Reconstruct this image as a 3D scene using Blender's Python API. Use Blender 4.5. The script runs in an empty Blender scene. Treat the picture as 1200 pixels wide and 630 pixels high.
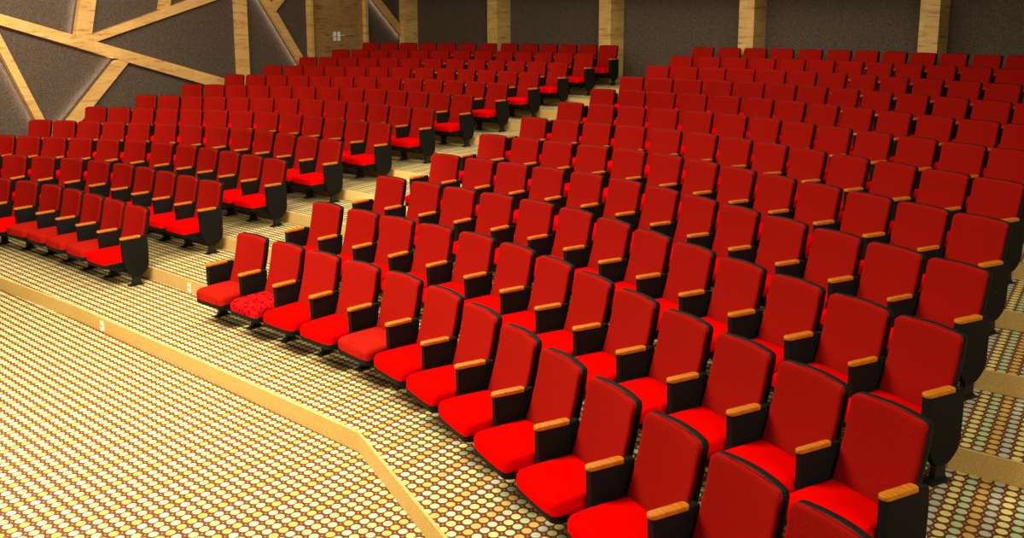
import bpy, bmesh, math, random
from mathutils import Vector, Matrix

random.seed(3)
SC = bpy.context.scene
COL = SC.collection
PI = math.pi

# ------------------------------------------------------------------ survey
RISE = 0.1556                       # height of one tier
STEP = Vector((0.6236, 0.9480))     # plan shift from one tier to the next
CAM_H = 3.138
ROWS = 12
# plan position of every seat column of the front row: x, y, heading, width factor
COLS = {
 -13:(-10.560,14.245,-14.5,.925), -12:(-10.050,14.115,-14.5,.925), -11:(-9.545,13.985,-15,.925), -10:(-9.035,13.850,-16.5,.925),
 -9:(-8.525,13.705,-18.5,.915), -8:(-7.997,13.556,-21.5,.915), -7:(-7.467,13.370,-26.0,.92), -6:(-6.932,13.100,-31.5,.98),
 -5:(-6.428,12.785,-36.3,.97), -4:(-5.972,12.435,-40.2,.96), -3:(-5.529,12.055,-41.2,.97), -2:(-5.088,11.668,-41.3,.985),
 -1:(-4.656,11.286,-41.2,1.0),
 0:(-2.794,9.696,-40.2,.98), 1:(-2.318,9.287,-41.4,.97), 2:(-1.884,8.904,-41.2,.985), 3:(-1.441,8.515,-42.5,.98),
 4:(-1.000,8.105,-48.0,1.0), 5:(-.603,7.622,-54.0,1.0), 6:(-.268,7.104,-59.0,1.0), 7:(.029,6.564,-61.4,1.0),
 8:(.312,6.028,-61.6,1.0), 9:(.599,5.487,-61.8,1.0), 10:(.887,4.945,-61.8,1.0), 11:(1.167,4.416,-62.3,1.036), 12:(1.434,3.904,-62.5,1.01)}
# riser line of the lowest tier, in plan
EDGE = [(-17.0,14.95), (-10.8,13.35), (-8.2,12.66), (-7.3,12.05), (-6.4,11.28), (-4.9,10.08), (-3.0,8.42),
        (-1.19,6.80), (-.43,5.33), (.93,2.755), (5.2,-.45), (9.5,-3.7)]

# ------------------------------------------------------------------ helpers
def link(name, me, mat=None, parent=None):
    o = bpy.data.objects.new(name, me); COL.objects.link(o)
    if mat is not None:
        me.materials.clear()
        for m in (mat if isinstance(mat, (list, tuple)) else [mat]): me.materials.append(m)
    if parent is not None: o.parent = parent
    return o
def finish(name, bm, smooth=True, angle=35):
    bmesh.ops.recalc_face_normals(bm, faces=bm.faces[:])
    me = bpy.data.meshes.new(name); bm.to_mesh(me); bm.free()
    if smooth:
        for p in me.polygons: p.use_smooth = True
        try: me.set_sharp_from_angle(angle=math.radians(angle))
        except Exception: pass
    return me
def rrect(hx, hy, r, n=6):
    pts = []
    r = max(min(r, hx*.98, hy*.98), 1e-4)
    for cx, cy, a0 in ((hx-r, hy-r, 0), (-hx+r, hy-r, 90), (-hx+r, -hy+r, 180), (hx-r, -hy+r, 270)):
        for i in range(n+1):
            a = math.radians(a0 + 90*i/n); pts.append((cx+r*math.cos(a), cy+r*math.sin(a)))
        ex, ey = pts[-1]
        nx, ny = {0:(-hx+r, hy), 90:(-hx, -hy+r), 180:(hx-r, -hy), 270:(hx, hy-r)}[a0]
        for i in range(1, 6): pts.append((ex+(nx-ex)*i/6, ey+(ny-ey)*i/6))
    return pts
def pillow(hx, hy, t, rc, re, puff=0.0, bot=0.0):
    """rounded slab: outline in (a,b), depth c from 0 (base) to t (front); returns bmesh of (a,b,c)"""
    bm = bmesh.new(); rings = []
    def ring(inset, c, sc=1.0):
        rings.append([bm.verts.new((a*sc, b*sc, c)) for a, b in rrect(hx-inset, hy-inset, rc-inset*.5)])
    if bot > 0:
        ring(bot, 0); ring(bot*.3, bot*.3); ring(0, bot)
    else: ring(0, 0)
    n = 4
    for i in range(n+1):
        a = PI/2*i/n; ring(re*(1-math.cos(a)), t-re+re*math.sin(a))
    for s in (.85, .65, .42, .2): ring(re, t+puff*(1-s*s), s)
    for r0, r1 in zip(rings, rings[1:]):
        m = len(r0)
        for i in range(m): bm.faces.new((r0[i], r0[(i+1)%m], r1[(i+1)%m], r1[i]))
    bm.faces.new(rings[-1]); bm.faces.new(list(reversed(rings[0])))
    return bm
def prism_x(bm, outline, x0, x1, bev=0.0):
    """outline in (front, z) extruded along x; y = -front"""
    a = [bm.verts.new((x0, -f, z)) for f, z in outline]; b = [bm.verts.new((x1, -f, z)) for f, z in outline]
    fs = [bm.faces.new(a), bm.faces.new(list(reversed(b)))]
    n = len(a)
    for i in range(n): fs.append(bm.faces.new((a[i], b[i], b[(i+1)%n], a[(i+1)%n])))
    if bev > 0:
        es = list({e for f in fs[:2] for e in f.edges})
        bmesh.ops.bevel(bm, geom=es, offset=bev, segments=2, affect='EDGES', profile=.6)
def box(bm, x0, x1, y0, y1, z0, z1, bev=0.0):
    v = [bm.verts.new(p) for p in ((x0,y0,z0),(x1,y0,z0),(x1,y1,z0),(x0,y1,z0),(x0,y0,z1),(x1,y0,z1),(x1,y1,z1),(x0,y1,z1))]
    fs = [bm.faces.new([v[i] for i in q]) for q in ((3,2,1,0),(4,5,6,7),(0,1,5,4),(1,2,6,5),(2,3,7,6),(3,0,4,7))]
    if bev > 0:
        bmesh.ops.bevel(bm, geom=list({e for f in fs for e in f.edges}), offset=bev, segments=2, affect='EDGES', profile=.6)

# ------------------------------------------------------------------ materials
def mat(name, col=(.5,.5,.5), rough=.6, spec=.5):
    m = bpy.data.materials.new(name); m.use_nodes = True
    b = m.node_tree.nodes['Principled BSDF']
    b.inputs['Base Color'].default_value = (*col, 1); b.inputs['Roughness'].default_value = rough
    b.inputs['Specular IOR Level'].default_value = spec
    return m, m.node_tree, b
class N:
    def __init__(s, nt): s.nt = nt
    def new(s, t, **k):
        n = s.nt.nodes.new(t)
        for a, v in k.items(): setattr(n, a, v)
        return n
    def put(s, sock, v):
        if isinstance(v, bpy.types.NodeSocket): s.nt.links.new(v, sock)
        elif isinstance(v, (tuple, list)) and len(v) == 3 and sock.type == 'RGBA': sock.default_value = (*v, 1)
        else: sock.default_value = v
    def math(s, op, a, b=0.0, c=None):
        n = s.new('ShaderNodeMath', operation=op); s.put(n.inputs[0], a); s.put(n.inputs[1], b)
        if c is not None: s.put(n.inputs[2], c)
        return n.outputs[0]
    def mix(s, f, a, b):
        n = s.new('ShaderNodeMix', data_type='RGBA'); s.put(n.inputs[0], f); s.put(n.inputs[6], a); s.put(n.inputs[7], b)
        return n.outputs[2]
    def noise(s, vec, scale, detail=3, rough=.5):
        n = s.new('ShaderNodeTexNoise'); n.inputs['Scale'].default_value = scale; n.inputs['Detail'].default_value = detail
        n.inputs['Roughness'].default_value = rough; s.put(n.inputs['Vector'], vec); return n.outputs['Fac']
    def ramp(s, f, stops):
        n = s.new('ShaderNodeValToRGB'); e = n.color_ramp.elements
        while len(e) < len(stops): e.new(.5)
        for i, (p, c) in enumerate(stops): e[i].position = p; e[i].color = (*c, 1)
        s.put(n.inputs[0], f); return n.outputs[0]
    def coord(s, kind='Object'): return s.new('ShaderNodeTexCoord').outputs[kind]
    def mapping(s, v, scale=(1,1,1), rot=(0,0,0)):
        n = s.new('ShaderNodeMapping'); s.put(n.inputs['Vector'], v); n.inputs['Scale'].default_value = scale
        n.inputs['Rotation'].default_value = rot; return n.outputs[0]
    def bump(s, h, strength, dist=.002):
        n = s.new('ShaderNodeBump'); n.inputs['Strength'].default_value = strength; n.inputs['Distance'].default_value = dist
        s.put(n.inputs['Height'], h); return n.outputs[0]
def setc(nt, b, c): nt.links.new(c, b.inputs['Base Color'])

# woven back cloth: fine grid of threads
def woven(name, hi, lo, axes=('X','Z'), cell=.0125):
    m, nt, b = mat(name, hi, .9, .03); n = N(nt)
    sp = n.new('ShaderNodeSeparateXYZ'); n.put(sp.inputs[0], n.coord())
    def tri(ax, c):
        u = n.math('DIVIDE', sp.outputs[ax], c); f = n.math('FRACT', u); return n.math('ABSOLUTE', n.math('SUBTRACT', f, .5))
    a = tri(axes[0], cell); c = tri(axes[1], cell*.8)
    g = n.math('MAXIMUM', a, c)
    k = n.math('MULTIPLY', n.math('SUBTRACT', g, .30), 5.0); k.node.use_clamp = True
    ns = n.noise(n.coord(), 160, 2)
    k2 = n.math('MULTIPLY', k, n.math('MULTIPLY_ADD', ns, 1.2, .1)); k2.node.use_clamp = True
    setc(nt, b, n.mix(k2, hi, lo))
    nt.links.new(n.bump(k, .25, .001), b.inputs['Normal'])
    b.inputs['Sheen Weight'].default_value = .0
    return m
M_BACK = woven('red_woven_cloth', (.35,.0068,.003), (.06,.0015,.001))
M_SEATW = woven('dull_red_woven_cloth', (.42,.009,.0035), (.24,.004,.002), ('X','Y'))
M_SEAT, nt, b = mat('bright_red_velour', (.93,.0015,.0006), .95, .0)
n = N(nt); setc(nt, b, n.mix(n.noise(n.coord(), 90, 2), (.70,.0009,.0004), (.76,.0014,.0006)))
M_MOTT, nt, b = mat('mottled_red_cloth', (.8,.02,.02), .9, .0)
n = N(nt)
w = n.noise(n.coord(), 34, 2, .5)
setc(nt, b, n.ramp(w, [(.40,(.80,.008,.010)), (.445,(.04,.0005,.001)), (.475,(.80,.008,.010)), (.51,(.04,.0005,.001)), (.54,(.80,.008,.010)), (.60,(.10,.0005,.001))]))
M_BLACK, nt, b = mat('black_plastic', (.0075,.0080,.0068), .6, .10)
n = N(nt); nt.links.new(n.bump(n.noise(n.coord(), 600, 2), .15, .0006), b.inputs['Normal'])
M_STEEL, nt, b = mat('black_painted_steel', (.007,.007,.007), .45, .35)
# varnished armrest wood
M_ARM, nt, b = mat('varnished_orange_wood', (.7,.3,.05), .4, .15)
n = N(nt); v = n.mapping(n.coord(), (1.5,9,4)); g = n.noise(v, 9, 5, .6)
setc(nt, b, n.ramp(g, [(.30,(.34,.085,.004)), (.5,(.50,.145,.007)), (.7,(.58,.20,.012))]))

# carpet: square-ish lattice of coloured dots on brown with little orange diamonds
def carpet():
    m, nt, b = mat('dotted_carpet', (.3,.1,.04), .95, .05); n = N(nt)
    A = (-.047042,-.0712); B = (.056262,-.049474); O = (-.0302, 5.6089)
    det = A[0]*B[1]-A[1]*B[0]
    sp = n.new('ShaderNodeSeparateXYZ'); n.put(sp.inputs[0], n.coord())
    X = n.math('SUBTRACT', sp.outputs['X'], O[0]); Y = n.math('SUBTRACT', sp.outputs['Y'], O[1])
    s = n.math('ADD', n.math('MULTIPLY', X, B[1]/det), n.math('MULTIPLY', Y, -B[0]/det))
    t = n.math('ADD', n.math('MULTIPLY', X, -A[1]/det), n.math('MULTIPLY', Y, A[0]/det))
    s5 = n.math('ADD', s, .5); t5 = n.math('ADD', t, .5)
    fs = n.math('SUBTRACT', s, n.math('FLOOR', s5)); ft = n.math('SUBTRACT', t, n.math('FLOOR', t5))
    dx = n.math('ADD', n.math('MULTIPLY', fs, A[0]), n.math('MULTIPLY', ft, B[0]))
    dy = n.math('ADD', n.math('MULTIPLY', fs, A[1]), n.math('MULTIPLY', ft, B[1]))
    d = n.math('SQRT', n.math('ADD', n.math('MULTIPLY', dx, dx), n.math('MULTIPLY', dy, dy)))
    dot = n.math('MULTIPLY', n.math('SUBTRACT', .0325, d), 500); dot.node.use_clamp = True
    # column colour, period of four
    j = n.math('FLOOR', t5); q = n.math('DIVIDE', n.math('ADD', n.math('FLOORED_MODULO', j, 4.0), .5), 4.0)
    r = n.new('ShaderNodeValToRGB'); r.color_ramp.interpolation = 'CONSTANT'
    cols = [(.54,.56,.40), (.84,.71,.23), (.51,.63,.33), (.70,.43,.10)]
    e = r.color_ramp.elements
    while len(e) < 4: e.new(.5)
    for i, c in enumerate(cols): e[i].position = i*.25; e[i].color = (*c, 1)
    n.put(r.inputs[0], q)
    # diamonds at the middles of the cells
    us = n.math('ABSOLUTE', n.math('SUBTRACT', n.math('FRACT', s), .5)); ut = n.math('ABSOLUTE', n.math('SUBTRACT', n.math('FRACT', t), .5))
    di = n.math('MULTIPLY', n.math('SUBTRACT', .13, n.math('ADD', us, ut)), 18); di.node.use_clamp = True
    fuzz = n.noise(n.coord(), 420, 2)
    base = n.mix(fuzz, (.12,.040,.018), (.18,.060,.027))
    c1 = n.mix(di, base, (.70,.22,.085))
    # slightly darker rim around a dot
    rim = n.math('MULTIPLY', n.math('SUBTRACT', .038, d), 400); rim.node.use_clamp = True
    c2 = n.mix(rim, c1, (.12,.045,.024))
    dotc = n.mix(n.math('MULTIPLY', fuzz, .10), r.outputs[0], (.35,.3,.15))
    setc(nt, b, n.mix(dot, c2, dotc))
    return m
M_CARPET = carpet()
M_RISER, nt, b = mat('hessian_riser_cloth', (.6,.4,.15), .9, .06)
n = N(nt); g1 = n.noise(n.mapping(n.coord(), (1,1,1.6)), 95, 4, .7); g2 = n.noise(n.coord(), 4, 3)
c = n.ramp(g1, [(.34,(.46,.27,.08)), (.5,(.66,.42,.135)), (.66,(.76,.53,.20))])
setc(nt, b, n.mix(n.math('MULTIPLY', g2, .35), c, (.67,.42,.13)))
# light oak with streaks running along the wall
def oak(name, pal, rot=-43):
    m, nt, b = mat(name, pal[1], .45, .3); n = N(nt)
    v = n.mapping(n.coord(), (1,1,1), (0,0,math.radians(-rot)))
    v2 = n.mapping(v, (1.0,1.0,7.0))
    a = n.noise(v2, 2.2, 6, .62); f = n.noise(n.mapping(v, (6,6,60)), 3.0, 3, .5)
    w = n.math('ADD', n.math('MULTIPLY', a, .8), n.math('MULTIPLY', f, .2))
    c = n.ramp(w, [(.36,pal[0]), (.44,pal[1]), (.56,pal[2]), (.66,pal[1])])
    pl = n.new('ShaderNodeTexBrick'); pl.offset = .37
    n.put(pl.inputs['Vector'], n.mapping(v, (1,1,1), (PI/2,0,0)))
    pl.inputs['Color1'].default_value = (1,1,1,1); pl.inputs['Color2'].default_value = (.86,.82,.76,1); pl.inputs['Mortar'].default_value = (.9,.87,.8,1)
    pl.inputs['Scale'].default_value = 1; pl.inputs['Brick Width'].default_value = .9; pl.inputs['Row Height'].default_value = .21; pl.inputs['Mortar Size'].default_value = .002
    mx = n.new('ShaderNodeMix', data_type='RGBA', blend_type='MULTIPLY'); mx.inputs[0].default_value = 1
    n.put(mx.inputs[6], c); n.put(mx.inputs[7], pl.outputs['Color'])
    setc(nt, b, mx.outputs[2]); return m
M_OAK = oak('light_oak_veneer', [(.30,.17,.045), (.62,.375,.115), (.74,.46,.16)])
M_OAKL = oak('light_oak_battens', [(.36,.19,.05), (.68,.39,.115), (.78,.47,.165)], 47)
M_DOOR = oak('oak_door_veneer', [(.16,.085,.025), (.36,.20,.065), (.44,.25,.09)], 47)
def felt(name, c0, c1):
    m, nt, b = mat(name, c0, .95, .05); n = N(nt)
    g = n.ramp(n.noise(n.coord(), 42, 3, .75), [(.38,(0,0,0)),(.62,(1,1,1))])
    setc(nt, b, n.mix(g, c0, c1)); b.inputs['Specular IOR Level'].default_value = 0; return m
M_FELT = felt('brown_acoustic_felt', (.062,.043,.031), (.132,.096,.072))
M_PALE, nt, b = mat('pale_riser_cloth', (.72,.70,.62), .9, .05)
M_CEIL, _, _ = mat('warm_grey_ceiling', (.20,.16,.12), .9, .1)
M_PLAIN, _, _ = mat('beige_plaster', (.38,.30,.20), .9, .1)
M_WHITE, _, _ = mat('white_plastic', (.80,.80,.72), .35, .4)
M_CHROME, nt, b = mat('satin_steel', (.82,.82,.76), .32); b.inputs['Metallic'].default_value = 0
M_HOLE, _, _ = mat('grey_socket_face', (.45,.46,.44), .5, .3)

# ------------------------------------------------------------------ room frame
WD = Vector((math.cos(math.radians(-43)), math.sin(math.radians(-43))))      # along the back wall
NB = Vector((-math.sin(math.radians(43)), -math.cos(math.radians(43))))      # out of the back wall
LD = Vector((-math.cos(math.radians(58.6)), -math.sin(math.radians(58.6))))      # along the left wall towards the stage
NL = Vector((-LD.y, LD.x))                                                    # out of the left wall
CL = Vector((-3.2522, 27.3432))                                              # front corner beside the door wall
PIL = [Vector((-3.0986+2.70358*i, 27.2-2.52029*i)) for i in range(8)]
DEPTH = .52
CB = CL + LD*(-DEPTH/abs(LD.dot(NB)))                                                           # true corner of the two walls
ZF = -RISE; ZC = 5.6
def P3(p, z): return (p.x, p.y, z)
def structure(o, label=None):
    o['kind'] = 'structure'
    if label: o['label'] = label
    return o
def frame_box(name, O, ax, nrm, s0, s1, d0, d1, z0, z1, m, parent=None, bev=0.0):
    """box in wall coordinates: s along ax, d along nrm from O"""
    bm = bmesh.new(); box(bm, s0, s1, d0, d1, z0, z1, bev)
    for v in bm.verts:
        p = O + ax*v.co.x + nrm*v.co.y; v.co = (p.x, p.y, v.co.z)
    return link(name, finish(name, bm, False), m, parent)
W_LEN = 33.0; L_LEN = 25.5
structure(frame_box('wall_back', CB, WD, NB, -.3, W_LEN, -.3, 0, ZF-.2, ZC+.1, M_FELT))
structure(frame_box('wall_left', CB, LD, NL, -.3, L_LEN, -.3, 0, ZF-.2, ZC+.1, M_FELT))
structure(frame_box('wall_right', CB+WD*W_LEN, LD, NL, -.3, L_LEN, 0, .3, ZF-.2, ZC+.1, M_PLAIN))
structure(frame_box('wall_front', CB+LD*L_LEN, WD, NB, -.3, W_LEN+.3, 0, .3, ZF-.2, ZC+.1, M_PLAIN))
structure(frame_box('ceiling', CB, WD, NB, -.3, W_LEN+.3, -.3, L_LEN+.3, ZC, ZC+.2, M_CEIL))
structure(frame_box('trim_1', CB, WD, NB, 0, W_LEN, 0, 1.35, 4.05, ZC, M_CEIL), 'dark soffit running along the top of the back wall')
tn = 2
# pilasters on the back wall
for i, c in enumerate(PIL):
    o = frame_box('trim_%d' % tn, c, WD, NB, (-.21 if i == 0 else -.35), 0, -DEPTH, 0, .2, 4.05, M_OAK, None, .004); tn += 1
    structure(o, 'light oak pilaster on the back wall')

# ------------------------------------------------------------------ tiers
edge = [Vector(p) for p in EDGE]
def shifted(k):
    L = [p + STEP*k for p in edge]
    a, b = L[0], L[1]; d = a - b; t = ((CL - NL*.15) - b).dot(NL) / d.dot(NL); L[0] = b + d*t
    return L
bm = bmesh.new()
fl = [CB - WD*.2 - NB*.2, CB + WD*(W_LEN+.2) - NB*.2, CB + WD*(W_LEN+.2) + NB*(L_LEN+.2), CB - WD*.2 + NB*(L_LEN+.2)]
bm.faces.new([bm.verts.new(P3(p, ZF)) for p in reversed(fl)])
for k in range(ROWS):
    z = k*RISE; a = shifted(k); b2 = shifted(k+1) if k < ROWS-1 else [p + STEP*6.5 for p in a]
    va = [bm.verts.new(P3(p, z)) for p in a]; vb = [bm.verts.new(P3(p, z)) for p in b2]
    for i in range(len(a)-1): bm.faces.new((va[i], va[i+1], vb[i+1], vb[i]))
me = finish('floor', bm, False)
structure(link('floor', me, M_CARPET), 'carpet of pale dots on brown over the stage floor and the seating tiers')
for k in range(ROWS):
    bm = bmesh.new(); a = shifted(k); T = .03
    # a thin upstand following the tier edge
    nr = []
    for i, p in enumerate(a):
        d = (a[min(i+1, len(a)-1)] - a[max(i-1, 0)]).normalized(); nr.append(Vector((-d.y, d.x)))
    fr = [p - q*.004 for p, q in zip(a, nr)]; bk = [p + q*.02 for p, q in zip(a, nr)]
    z0, z1 = (k-1)*RISE-.02, k*RISE+.002
    R = [[bm.verts.new(P3(p, z)) for p in L] for L, z in ((fr, z0), (fr, z1), (bk, z1), (bk, z0))]
    for i in range(len(a)-1):
        for u in range(4):
            w2 = (u+1) % 4; f = bm.faces.new((R[u][i], R[u][i+1], R[w2][i+1], R[w2][i])); f.material_index = 1 if k and i in (7, 8) else 0
    for e in (0, -1): bm.faces.new([R[u][e] for u in range(4)])
    structure(link('trim_%d' % tn, finish('riser', bm, False), [M_RISER, M_PALE]), 'beige riser facing along the edge of a seating tier'); tn += 1

# ------------------------------------------------------------------ left wall: battens, door
OFF = .10
BARS = {
 'A':[(13.2,3.68),(6.20,1.73),(6.20,1.45),(13.2,3.49)],
 'B':[(9.66,5.6),(9.33,5.6),(9.98,2.74),(10.34,2.74)],
 'C':[(10.30,2.78),(6.20,4.01),(6.20,3.78),(10.0,2.705)],
 'D':[(7.73,5.6),(7.50,5.6),(8.05,3.35),(8.30,3.40)],
 'E':[(12.10,3.2),(11.92,3.2),(10.43,-.2),(10.61,-.2)],
 'F':[(9.44,2.37),(9.10,2.35),(10.60,.92),(10.93,.92)],
 'G':[(5.91,4.38),(5.91,4.72),(3.80,1.94),(3.80,1.60)],
 'H':[(2.77,5.6),(2.50,5.6),(4.90,3.40),(5.10,3.52)],
 'I':[(1.563,4.04),(1.563,4.29),(0.0,3.005),(0.0,2.75)],
}
def wallp(s, z, d): 
    p = CL + LD*s + NL*d; return Vector((p.x, p.y, z))
for nm, pts in BARS.items():
    bm = bmesh.new(); d1 = OFF - .004*(ord(nm)-65)*.5
    f = [bm.verts.new(wallp(s, min(z, ZC), d1)) for s, z in pts]; b2 = [bm.verts.new(wallp(s, min(z, ZC), -.0)) for s, z in pts]
    bm.faces.new(f); bm.faces.new(list(reversed(b2))); m = len(f)
    for i in range(m): bm.faces.new((f[i], b2[i], b2[(i+1)%m], f[(i+1)%m]))
    structure(link('trim_%d' % tn, finish('batten', bm, False), M_OAKL), 'light oak batten of the slanted lattice on the left wall'); tn += 1
structure(frame_box('trim_%d' % tn, CL, LD, NL, 5.91, 6.20, 0, .16, .8, ZC, M_OAKL), 'upright oak post on the left wall beside the double door'); tn += 1
for i in range(1, 4):
    structure(frame_box('trim_%d' % tn, CL, LD, NL, 5.91+6.9*i, 6.20+6.9*i, 0, .16, -.3, ZC, M_OAKL), 'upright oak post on the left wall towards the stage'); tn += 1
Z11 = 11*RISE
door = bpy.data.objects.new('door_1', None); COL.objects.link(door); door.location = wallp(2.65, Z11, 0); structure(door, 'oak double door in the left wall with white lever handles')
bpy.context.view_layer.update()
def dpart(name, s0, s1, d0, d1, z0, z1, m, par=None, bev=0.0):
    o = frame_box(name, CL, LD, NL, s0, s1, d0, d1, z0, z1, m, None, bev)
    if par is None: par = door
    o.parent = par; o.matrix_parent_inverse = Matrix.Translation(door.location).inverted(); return o
for s0, s1 in ((3.70,3.80), (1.563,1.67)): dpart('door_jamb', s0, s1, -.02, .16, Z11, ZC if False else 4.35, M_OAKL)
dpart('door_head', 1.67, 3.70, -.02, .16, 4.10, 4.35, M_OAKL)
def leaf(s0, s1, hs_, sgn):
    o = frame_box('door_leaf', CL, LD, NL, s0, s1, .0, .05, Z11+.005, 4.10, M_DOOR)
    o.parent = door; o.matrix_parent_inverse = Matrix.Translation(door.location).inverted()
    bm = bmesh.new()
    box(bm, hs_-.052, hs_+.052, .05, .066, 2.64, 2.88, .004)
    box(bm, hs_-.012, hs_+.012, .06, .11, 2.772, 2.797, .003)
    a, b_ = (hs_, hs_+sgn*.16); box(bm, min(a,b_), max(a,b_), .10, .118, 2.775, 2.795, .004)
    for v in bm.verts:
        p = CL + LD*v.co.x + NL*v.co.y; v.co = (p.x, p.y, v.co.z)
    h = link('door_handle', finish('door_handle', bm, False), M_CHROME)
    h['label'] = 'white metal lever handle on a tall plate'
    h.parent = o
leaf(1.67, 2.727, 2.650, -1); leaf(2.733, 3.70, 2.812, 1)

# ------------------------------------------------------------------ chair parts
def fcurve(z):
    d = max(.885 - z, 0); return .13*d + .22*d*d
def bend(bm, hw, z0, z1, y_off, crown=.007, bow=.038):
    """pillow (a,b,c) -> chair space: a=x, b=height about the middle, c=depth forward"""
    zm = (z0+z1)/2
    for v in bm.verts:
        a, b_, c = v.co; z = zm + b_; k = 1-min(1, (a/hw)**2)
        v.co = (a, -fcurve(z) + bow*k + y_off - c, z + crown*k*max(0, (z-z0)/(z1-z0)))
def mesh_backrest():
    bm = pillow(.250, .270, .050, .034, .022, .004); bend(bm, .25, .345, .885, .050); return finish('backrest', bm, True, 60)
def mesh_shell():
    bm = pillow(.2525, .326, .058, .036, .012, 0, .022); bend(bm, .2525, .237, .889, .088); return finish('back_shell', bm, True, 60)
def mesh_seat():
    hy = (.535-.085)/2
    bm = pillow(.259, hy, .105, .05, .042, .010)
    for v in bm.verts:
        a, b_, c = v.co; f = .31 + b_*-1*-1
        fr = .31 + b_; k = 1-(a/.259)**2
        v.co = (a*(1-.055*max(0,(b_+hy)/(2*hy))), -(fr + .010*k*(b_ > 0)*b_/hy), .290 + c - .010*(max(0, b_)/hy)**2*(c > .05))
    return finish('seat', bm, True, 60)
def mesh_pan():
    hy = (.540-.070)/2
    bm = pillow(.262, hy, .064, .06, .006, 0, .026)
    for v in bm.verts:
        a, b_, c = v.co; v.co = (a*(1-.06*max(0,(b_+hy)/(2*hy))), -(.305 + b_), .234 + c)
    b3 = bmesh.new()
    for f in bm.faces: pass
    prism_x(bm, [(.45,.242),(.38,.182),(.30,.168),(.15,.168),(.085,.242)], -.245, .245, .008)
    b3.free()
    return finish('seat_pan', bm, True, 50)
LEG = [(.10,.0),(.29,.0),(.29,.010),(.225,.028),(.215,.095),(.235,.135),(.30,.175),(.325,.235),(.055,.235),(.075,.175),(.13,.135),(.145,.095),(.14,.028),(.10,.010)]
def mesh_leg():
    bm = bmesh.new(); prism_x(bm, LEG, -.021, .021, .005); box(bm, -.052, .052, -.288, -.102, 0, .008, .002)
    return finish('leg', bm, True, 40)
def mesh_end_leg():
    bm = bmesh.new(); prism_x(bm, [(.105,0),(.285,0),(.285,.010),(.228,.030),(.222,.15),(.140,.15),(.136,.030),(.105,.010)], -.021, .021, .005)
    box(bm, -.052, .052, -.288, -.102, 0, .008, .002); return finish('end_leg', bm, True, 40)
def mesh_panel():
    bm = bmesh.new(); prism_x(bm, [(.343,.577),(.336,.42),(.322,.225),(.06,.225),(.045,.42),(.028,.560),(.034,.590),(.088,.592),(.094,.577)], -.027, .027, .008)
    return finish('arm_panel', bm, True, 40)
def mesh_end_panel():
    o = [(.343,.577),(.338,.42),(.327,.27),(.312,.225),(.262,.150),(.245,.122),(.225,.108),(.135,.108),(.105,.122),(.060,.160),(.036,.195),(.026,.25),(.022,.42),(.022,.560),(.030,.590),(.088,.592),(.094,.577)]
    bm = bmesh.new(); prism_x(bm, o, -.029, .029, .009); return finish('end_panel', bm, True, 40)
def mesh_cap():
    bm = pillow(.033, .129, .026, .028, .007, .001, .004)
    for v in bm.verts:
        a, b_, c = v.co; v.co = (a, -(.226 + b_), .577 + c)
    return finish('armrest', bm, True, 60)
ME = dict(back=mesh_backrest(), shell=mesh_shell(), seat=mesh_seat(), pan=mesh_pan(), leg=mesh_leg(), eleg=mesh_end_leg(),
          panel=mesh_panel(), epanel=mesh_end_panel(), cap=mesh_cap())
MM = dict(back=M_BACK, shell=M_BLACK, seat=M_SEAT, pan=M_BLACK, leg=M_STEEL, eleg=M_STEEL, panel=M_BLACK, epanel=M_BLACK, cap=M_ARM)
for k in ME: ME[k].materials.append(MM[k])
SEATV = {'bright': ME['seat']}
for k, m in (('woven', M_SEATW), ('mottled', M_MOTT)):
    c = ME['seat'].copy(); c.materials.clear(); c.materials.append(m); SEATV[k] = c

def part(name, me, parent, x=0.0):
    o = bpy.data.objects.new(name, me); COL.objects.link(o); o.parent = parent; o.location = (x, 0, 0); return o
def arm(root, a):
    x, y, rot, sx, end = a
    for nm, me in ((('end_panel', 'epanel') if end else ('arm_panel', 'panel')), ('leg', 'eleg' if end else 'leg')):
        p = part(nm, ME[me], root, x); p.location.y = y; p.rotation_euler.z = rot; p.scale.x = sx/root.scale.x
        if nm != 'leg': part('armrest', ME['cap'], p)
def make_chair(x, y, z, th, ws, seat, arms):
    root = bpy.data.objects.new('auditorium_chair', None); COL.objects.link(root)
    root.empty_display_size = .2
    root.location = (x, y, z); root.rotation_euler = (0, 0, math.radians(th)); root.scale = (ws, 1, 1)
    b_ = part('backrest', ME['back'], root); part('back_shell', ME['shell'], b_)
    s = part('seat', SEATV[seat], root); part('seat_pan', ME['pan'], s)
    if seat == 'woven': s['label'] = 'seat cushion in duller woven red cloth'
    if seat == 'mottled': s['label'] = 'seat cushion in mottled red patterned cloth'
    for a in arms: arm(root, a)
    root['category'] = 'chair'
    return root

# camera used for leaving out seats the photograph cannot show
FOC, PITCH, CY = 1094.258, .172017, 215.6124
def project(x, y, z):
    z -= CAM_H; c, s = math.cos(PITCH), math.sin(PITCH); d = y*c - z*s; u = y*s + z*c
    if d < .3: return None
    return 600 + x/d*FOC, CY - u/d*FOC
def in_view(x, y, z, th):
    c, s = math.cos(math.radians(th)), math.sin(math.radians(th))
    for lx, ly, lz in ((-.3,0,.89),(.3,0,.89),(-.3,-.5,.4),(.33,-.3,.6),(.3,-.2,.1),(-.2,-.2,.1)):
        q = project(x+c*lx-s*ly, y+s*lx+c*ly, z+lz)
        if q and -2 < q[0] < 1202 and -2 < q[1] < 632: return True
    return False
ROWN = ['front row','second row','third row','fourth row','fifth row','sixth row','seventh row','eighth row','ninth row','tenth row','eleventh row','back row']
NTH = ['first','second','third','fourth','fifth','sixth','seventh','eighth','ninth','tenth','eleventh','twelfth','thirteenth']
count = 0
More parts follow.
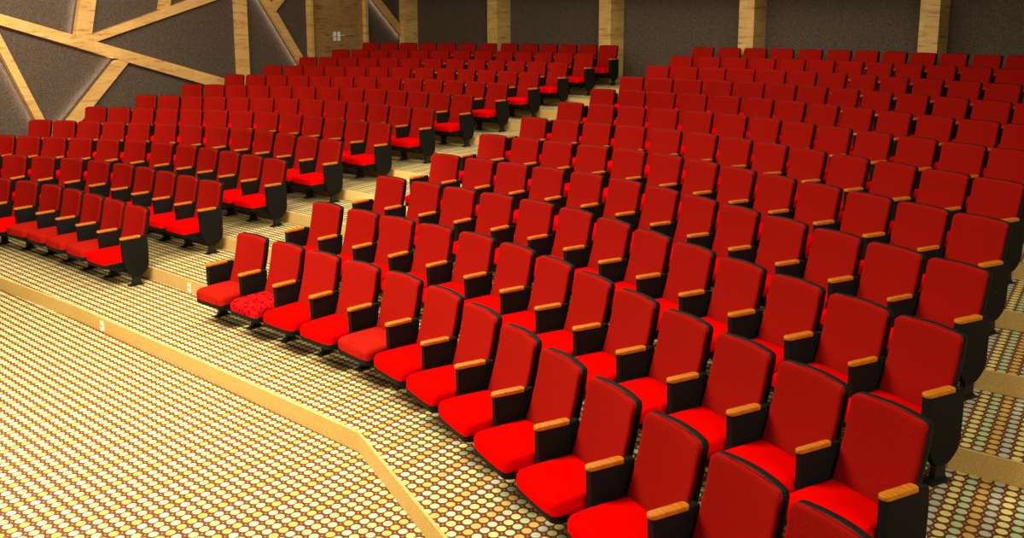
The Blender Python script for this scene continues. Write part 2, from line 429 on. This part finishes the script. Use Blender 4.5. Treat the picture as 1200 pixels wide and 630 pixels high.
for r in range(ROWS):
    for c, (x, y, th, ws) in COLS.items():
        X, Y, Z = x+STEP.x*r, y+STEP.y*r, r*RISE
        if not in_view(X, Y, Z, th): continue
        seat = 'bright'
        if r == 0:
            if c in (0, 4): seat = 'woven'
            if c == 1: seat = 'mottled'
            if c in (-2,-3,-4,-5): seat = 'woven'
        if c+1 in COLS and c != -1:
            x2, y2, th2, ws2 = COLS[c+1]; cc, ss = math.cos(math.radians(th)), math.sin(math.radians(th))
            lx = cc*(x2-x)+ss*(y2-y); ly = -ss*(x2-x)+cc*(y2-y)
            arms = [(lx/2/ws, ly/2, math.radians(th2-th)/2, max(.6, min(1, (lx-.262*(ws+ws2)-.004)/.054)), False)]
        else: arms = [(.300, 0, 0, 1, True)]
        if c == 0: arms.insert(0, (-.303, 0, 0, 1, True))
        if c == -13: arms.insert(0, (-.285, 0, 0, 1, True))
        ch = make_chair(X, Y, Z, th, ws, seat, arms)
        blk = 'left block' if c < 0 else 'right block'
        nth = NTH[(-c-1) if c < 0 else c]
        extra = {'woven': 'dull-seated red chair', 'mottled': 'mottled-seat red chair', 'bright': 'red auditorium chair'}[seat]
        if c == -1: pos = 'beside the centre aisle'
        elif c == 0: pos = 'beside the centre aisle'
        elif c == 12: pos = 'at its right end'
        elif c == -13: pos = 'at its left end'
        else: pos = nth + ' from the centre aisle'
        ch['label'] = '%s in the %s of the %s, %s' % (extra, ROWN[r], blk, pos)
        ch['group'] = 'red seats in the %s of the %s' % (ROWN[r], blk)
        count += 1
print('CHAIRS', count)

# ------------------------------------------------------------------ little plates on the risers
def plate(x, y, ang, z0, lab):
    root = bpy.data.objects.new('wall_plate', None); COL.objects.link(root)
    root.location = (x, y, z0); root.rotation_euler = (0, 0, math.radians(ang))
    bm = bmesh.new(); box(bm, -.037, .037, -.012, 0, .02, .132, .004); link('cover', finish('cover', bm, False), M_WHITE, root)
    bm = bmesh.new(); bmesh.ops.create_cone(bm, cap_ends=True, segments=20, radius1=.016, radius2=.016, depth=.006, matrix=Matrix.Translation((0,-.014,.085)) @ Matrix.Rotation(PI/2, 4, 'X'))
    link('socket', finish('socket', bm, False), M_HOLE, root)
    root['label'] = lab; root['category'] = 'wall plate'; root['group'] = 'small plates on the risers'
PLATES = [(-4.4088, 9.6460, -41.14, -RISE-.010, 'small white plate on the lowest riser in the open carpet'),
          (-3.7790, 10.5860, -41.14, -.010, 'small white plate on the second riser beside the front chair')]

# ------------------------------------------------------------------ lights
def area(name, loc, target, sx, sy, power, col=(1,.86,.62), spread=180):
    l = bpy.data.lights.new(name, 'AREA'); l.shape = 'RECTANGLE'; l.size = sx; l.size_y = sy; l.energy = power; l.color = col
    l.spread = math.radians(spread)
    o = bpy.data.objects.new(name, l); COL.objects.link(o); o.location = loc
    d = Vector(target) - Vector(loc); o.rotation_euler = d.to_track_quat('-Z', 'Y').to_euler(); return o
WARM = (1, .93, .71)
area('stage_ceiling_light', (-4.3, 6.6, 5.5), (-4.3, 7.2, 0), 4.5, 3.0, 1400, WARM)
area('house_ceiling_light', (-1.0, 12.5, 5.5), (-1, 13, 0), 7, 4, 420, WARM)
area('rear_ceiling_light', (1.0, 18.0, 5.5), (1.5, 19.5, 0), 9, 2.5, 360, WARM)
area('side_fill_light', (5.0, -1.5, 5.3), (4.0, 6.0, 0.2), 4, 3, 640, WARM)  # unseen lamp, added to brighten the risers and floor on the right
area('side_fill_light', (5.5, 7.0, 5.5), (5.0, 8.0, 0), 5, 4, 130, WARM)
area('wall_fill_light', (-7.0, 14.5, 5.4), (-9.6, 17.5, 1.8), 6, 1.0, 520, WARM)  # unseen fill, added to lift the left wall and its battens
sp = bpy.data.lights.new('aisle_fill_spot', 'SPOT'); sp.energy = 4200; sp.color = WARM; sp.spot_size = math.radians(15); sp.spot_blend = 1; sp.shadow_soft_size = .15
so = bpy.data.objects.new('aisle_fill_spot', sp); COL.objects.link(so); so.location = (-6.9, 5.6, 4.4)  # added spot, out of view, that brightens the aisle risers
so.rotation_euler = (Vector((-1.0, 14.6, .6)) - so.location).to_track_quat('-Z', 'Y').to_euler()
# strip lights tucked behind the left edge of the lattice battens
def strip(s0, z0, s1, z1, side, power):
    a = wallp(s0, z0, .055); b_ = wallp(s1, z1, .055); mid = (a+b_)/2; L = (b_-a).length
    l = bpy.data.lights.new('batten_strip_light', 'AREA'); l.shape = 'RECTANGLE'; l.size = L; l.size_y = .03; l.energy = power*L; l.color = (1,.86,.70)
    o = bpy.data.objects.new('batten_strip_light', l); COL.objects.link(o)
    x = (b_-a).normalized(); nrm = Vector((NL.x, NL.y, 0)); out = x.cross(nrm)*side
    zax = -(out*.95 - nrm*.3).normalized(); yax = zax.cross(x)
    o.matrix_world = Matrix.Translation(mid + out*.03) @ Matrix((x, yax, zax)).transposed().to_4x4()
STRIPS = [(12.0,2.98,10.62,-.1,1),(9.45,2.40,10.94,.95,1),(9.75,5.2,10.33,2.85,1),(5.85,4.28,3.82,1.62,1),(1.5,3.98,.02,2.76,1)]
for s0, z0, s1, z1, side in STRIPS: strip(s0, z0, s1, z1, side, 1.5)

for a in PLATES: plate(*a)

w = bpy.data.worlds.new('world'); SC.world = w; w.use_nodes = True
w.node_tree.nodes['Background'].inputs[0].default_value = (1,.9,.7,1); w.node_tree.nodes['Background'].inputs[1].default_value = .05

# ------------------------------------------------------------------ camera
cam = bpy.data.cameras.new('camera'); co = bpy.data.objects.new('camera', cam); COL.objects.link(co); SC.camera = co
cam.sensor_fit = 'HORIZONTAL'; cam.sensor_width = 36; cam.lens = FOC/1200*36
cam.shift_y = -(315-CY)/1200; cam.clip_end = 200
co.location = (0, 0, CAM_H); co.rotation_euler = (PI/2-PITCH, 0, 0)
SC.view_settings.view_transform = 'Standard'; SC.view_settings.look = 'None'; SC.view_settings.exposure = 0; SC.view_settings.gamma = 1
SC.view_settings.use_curve_mapping = False
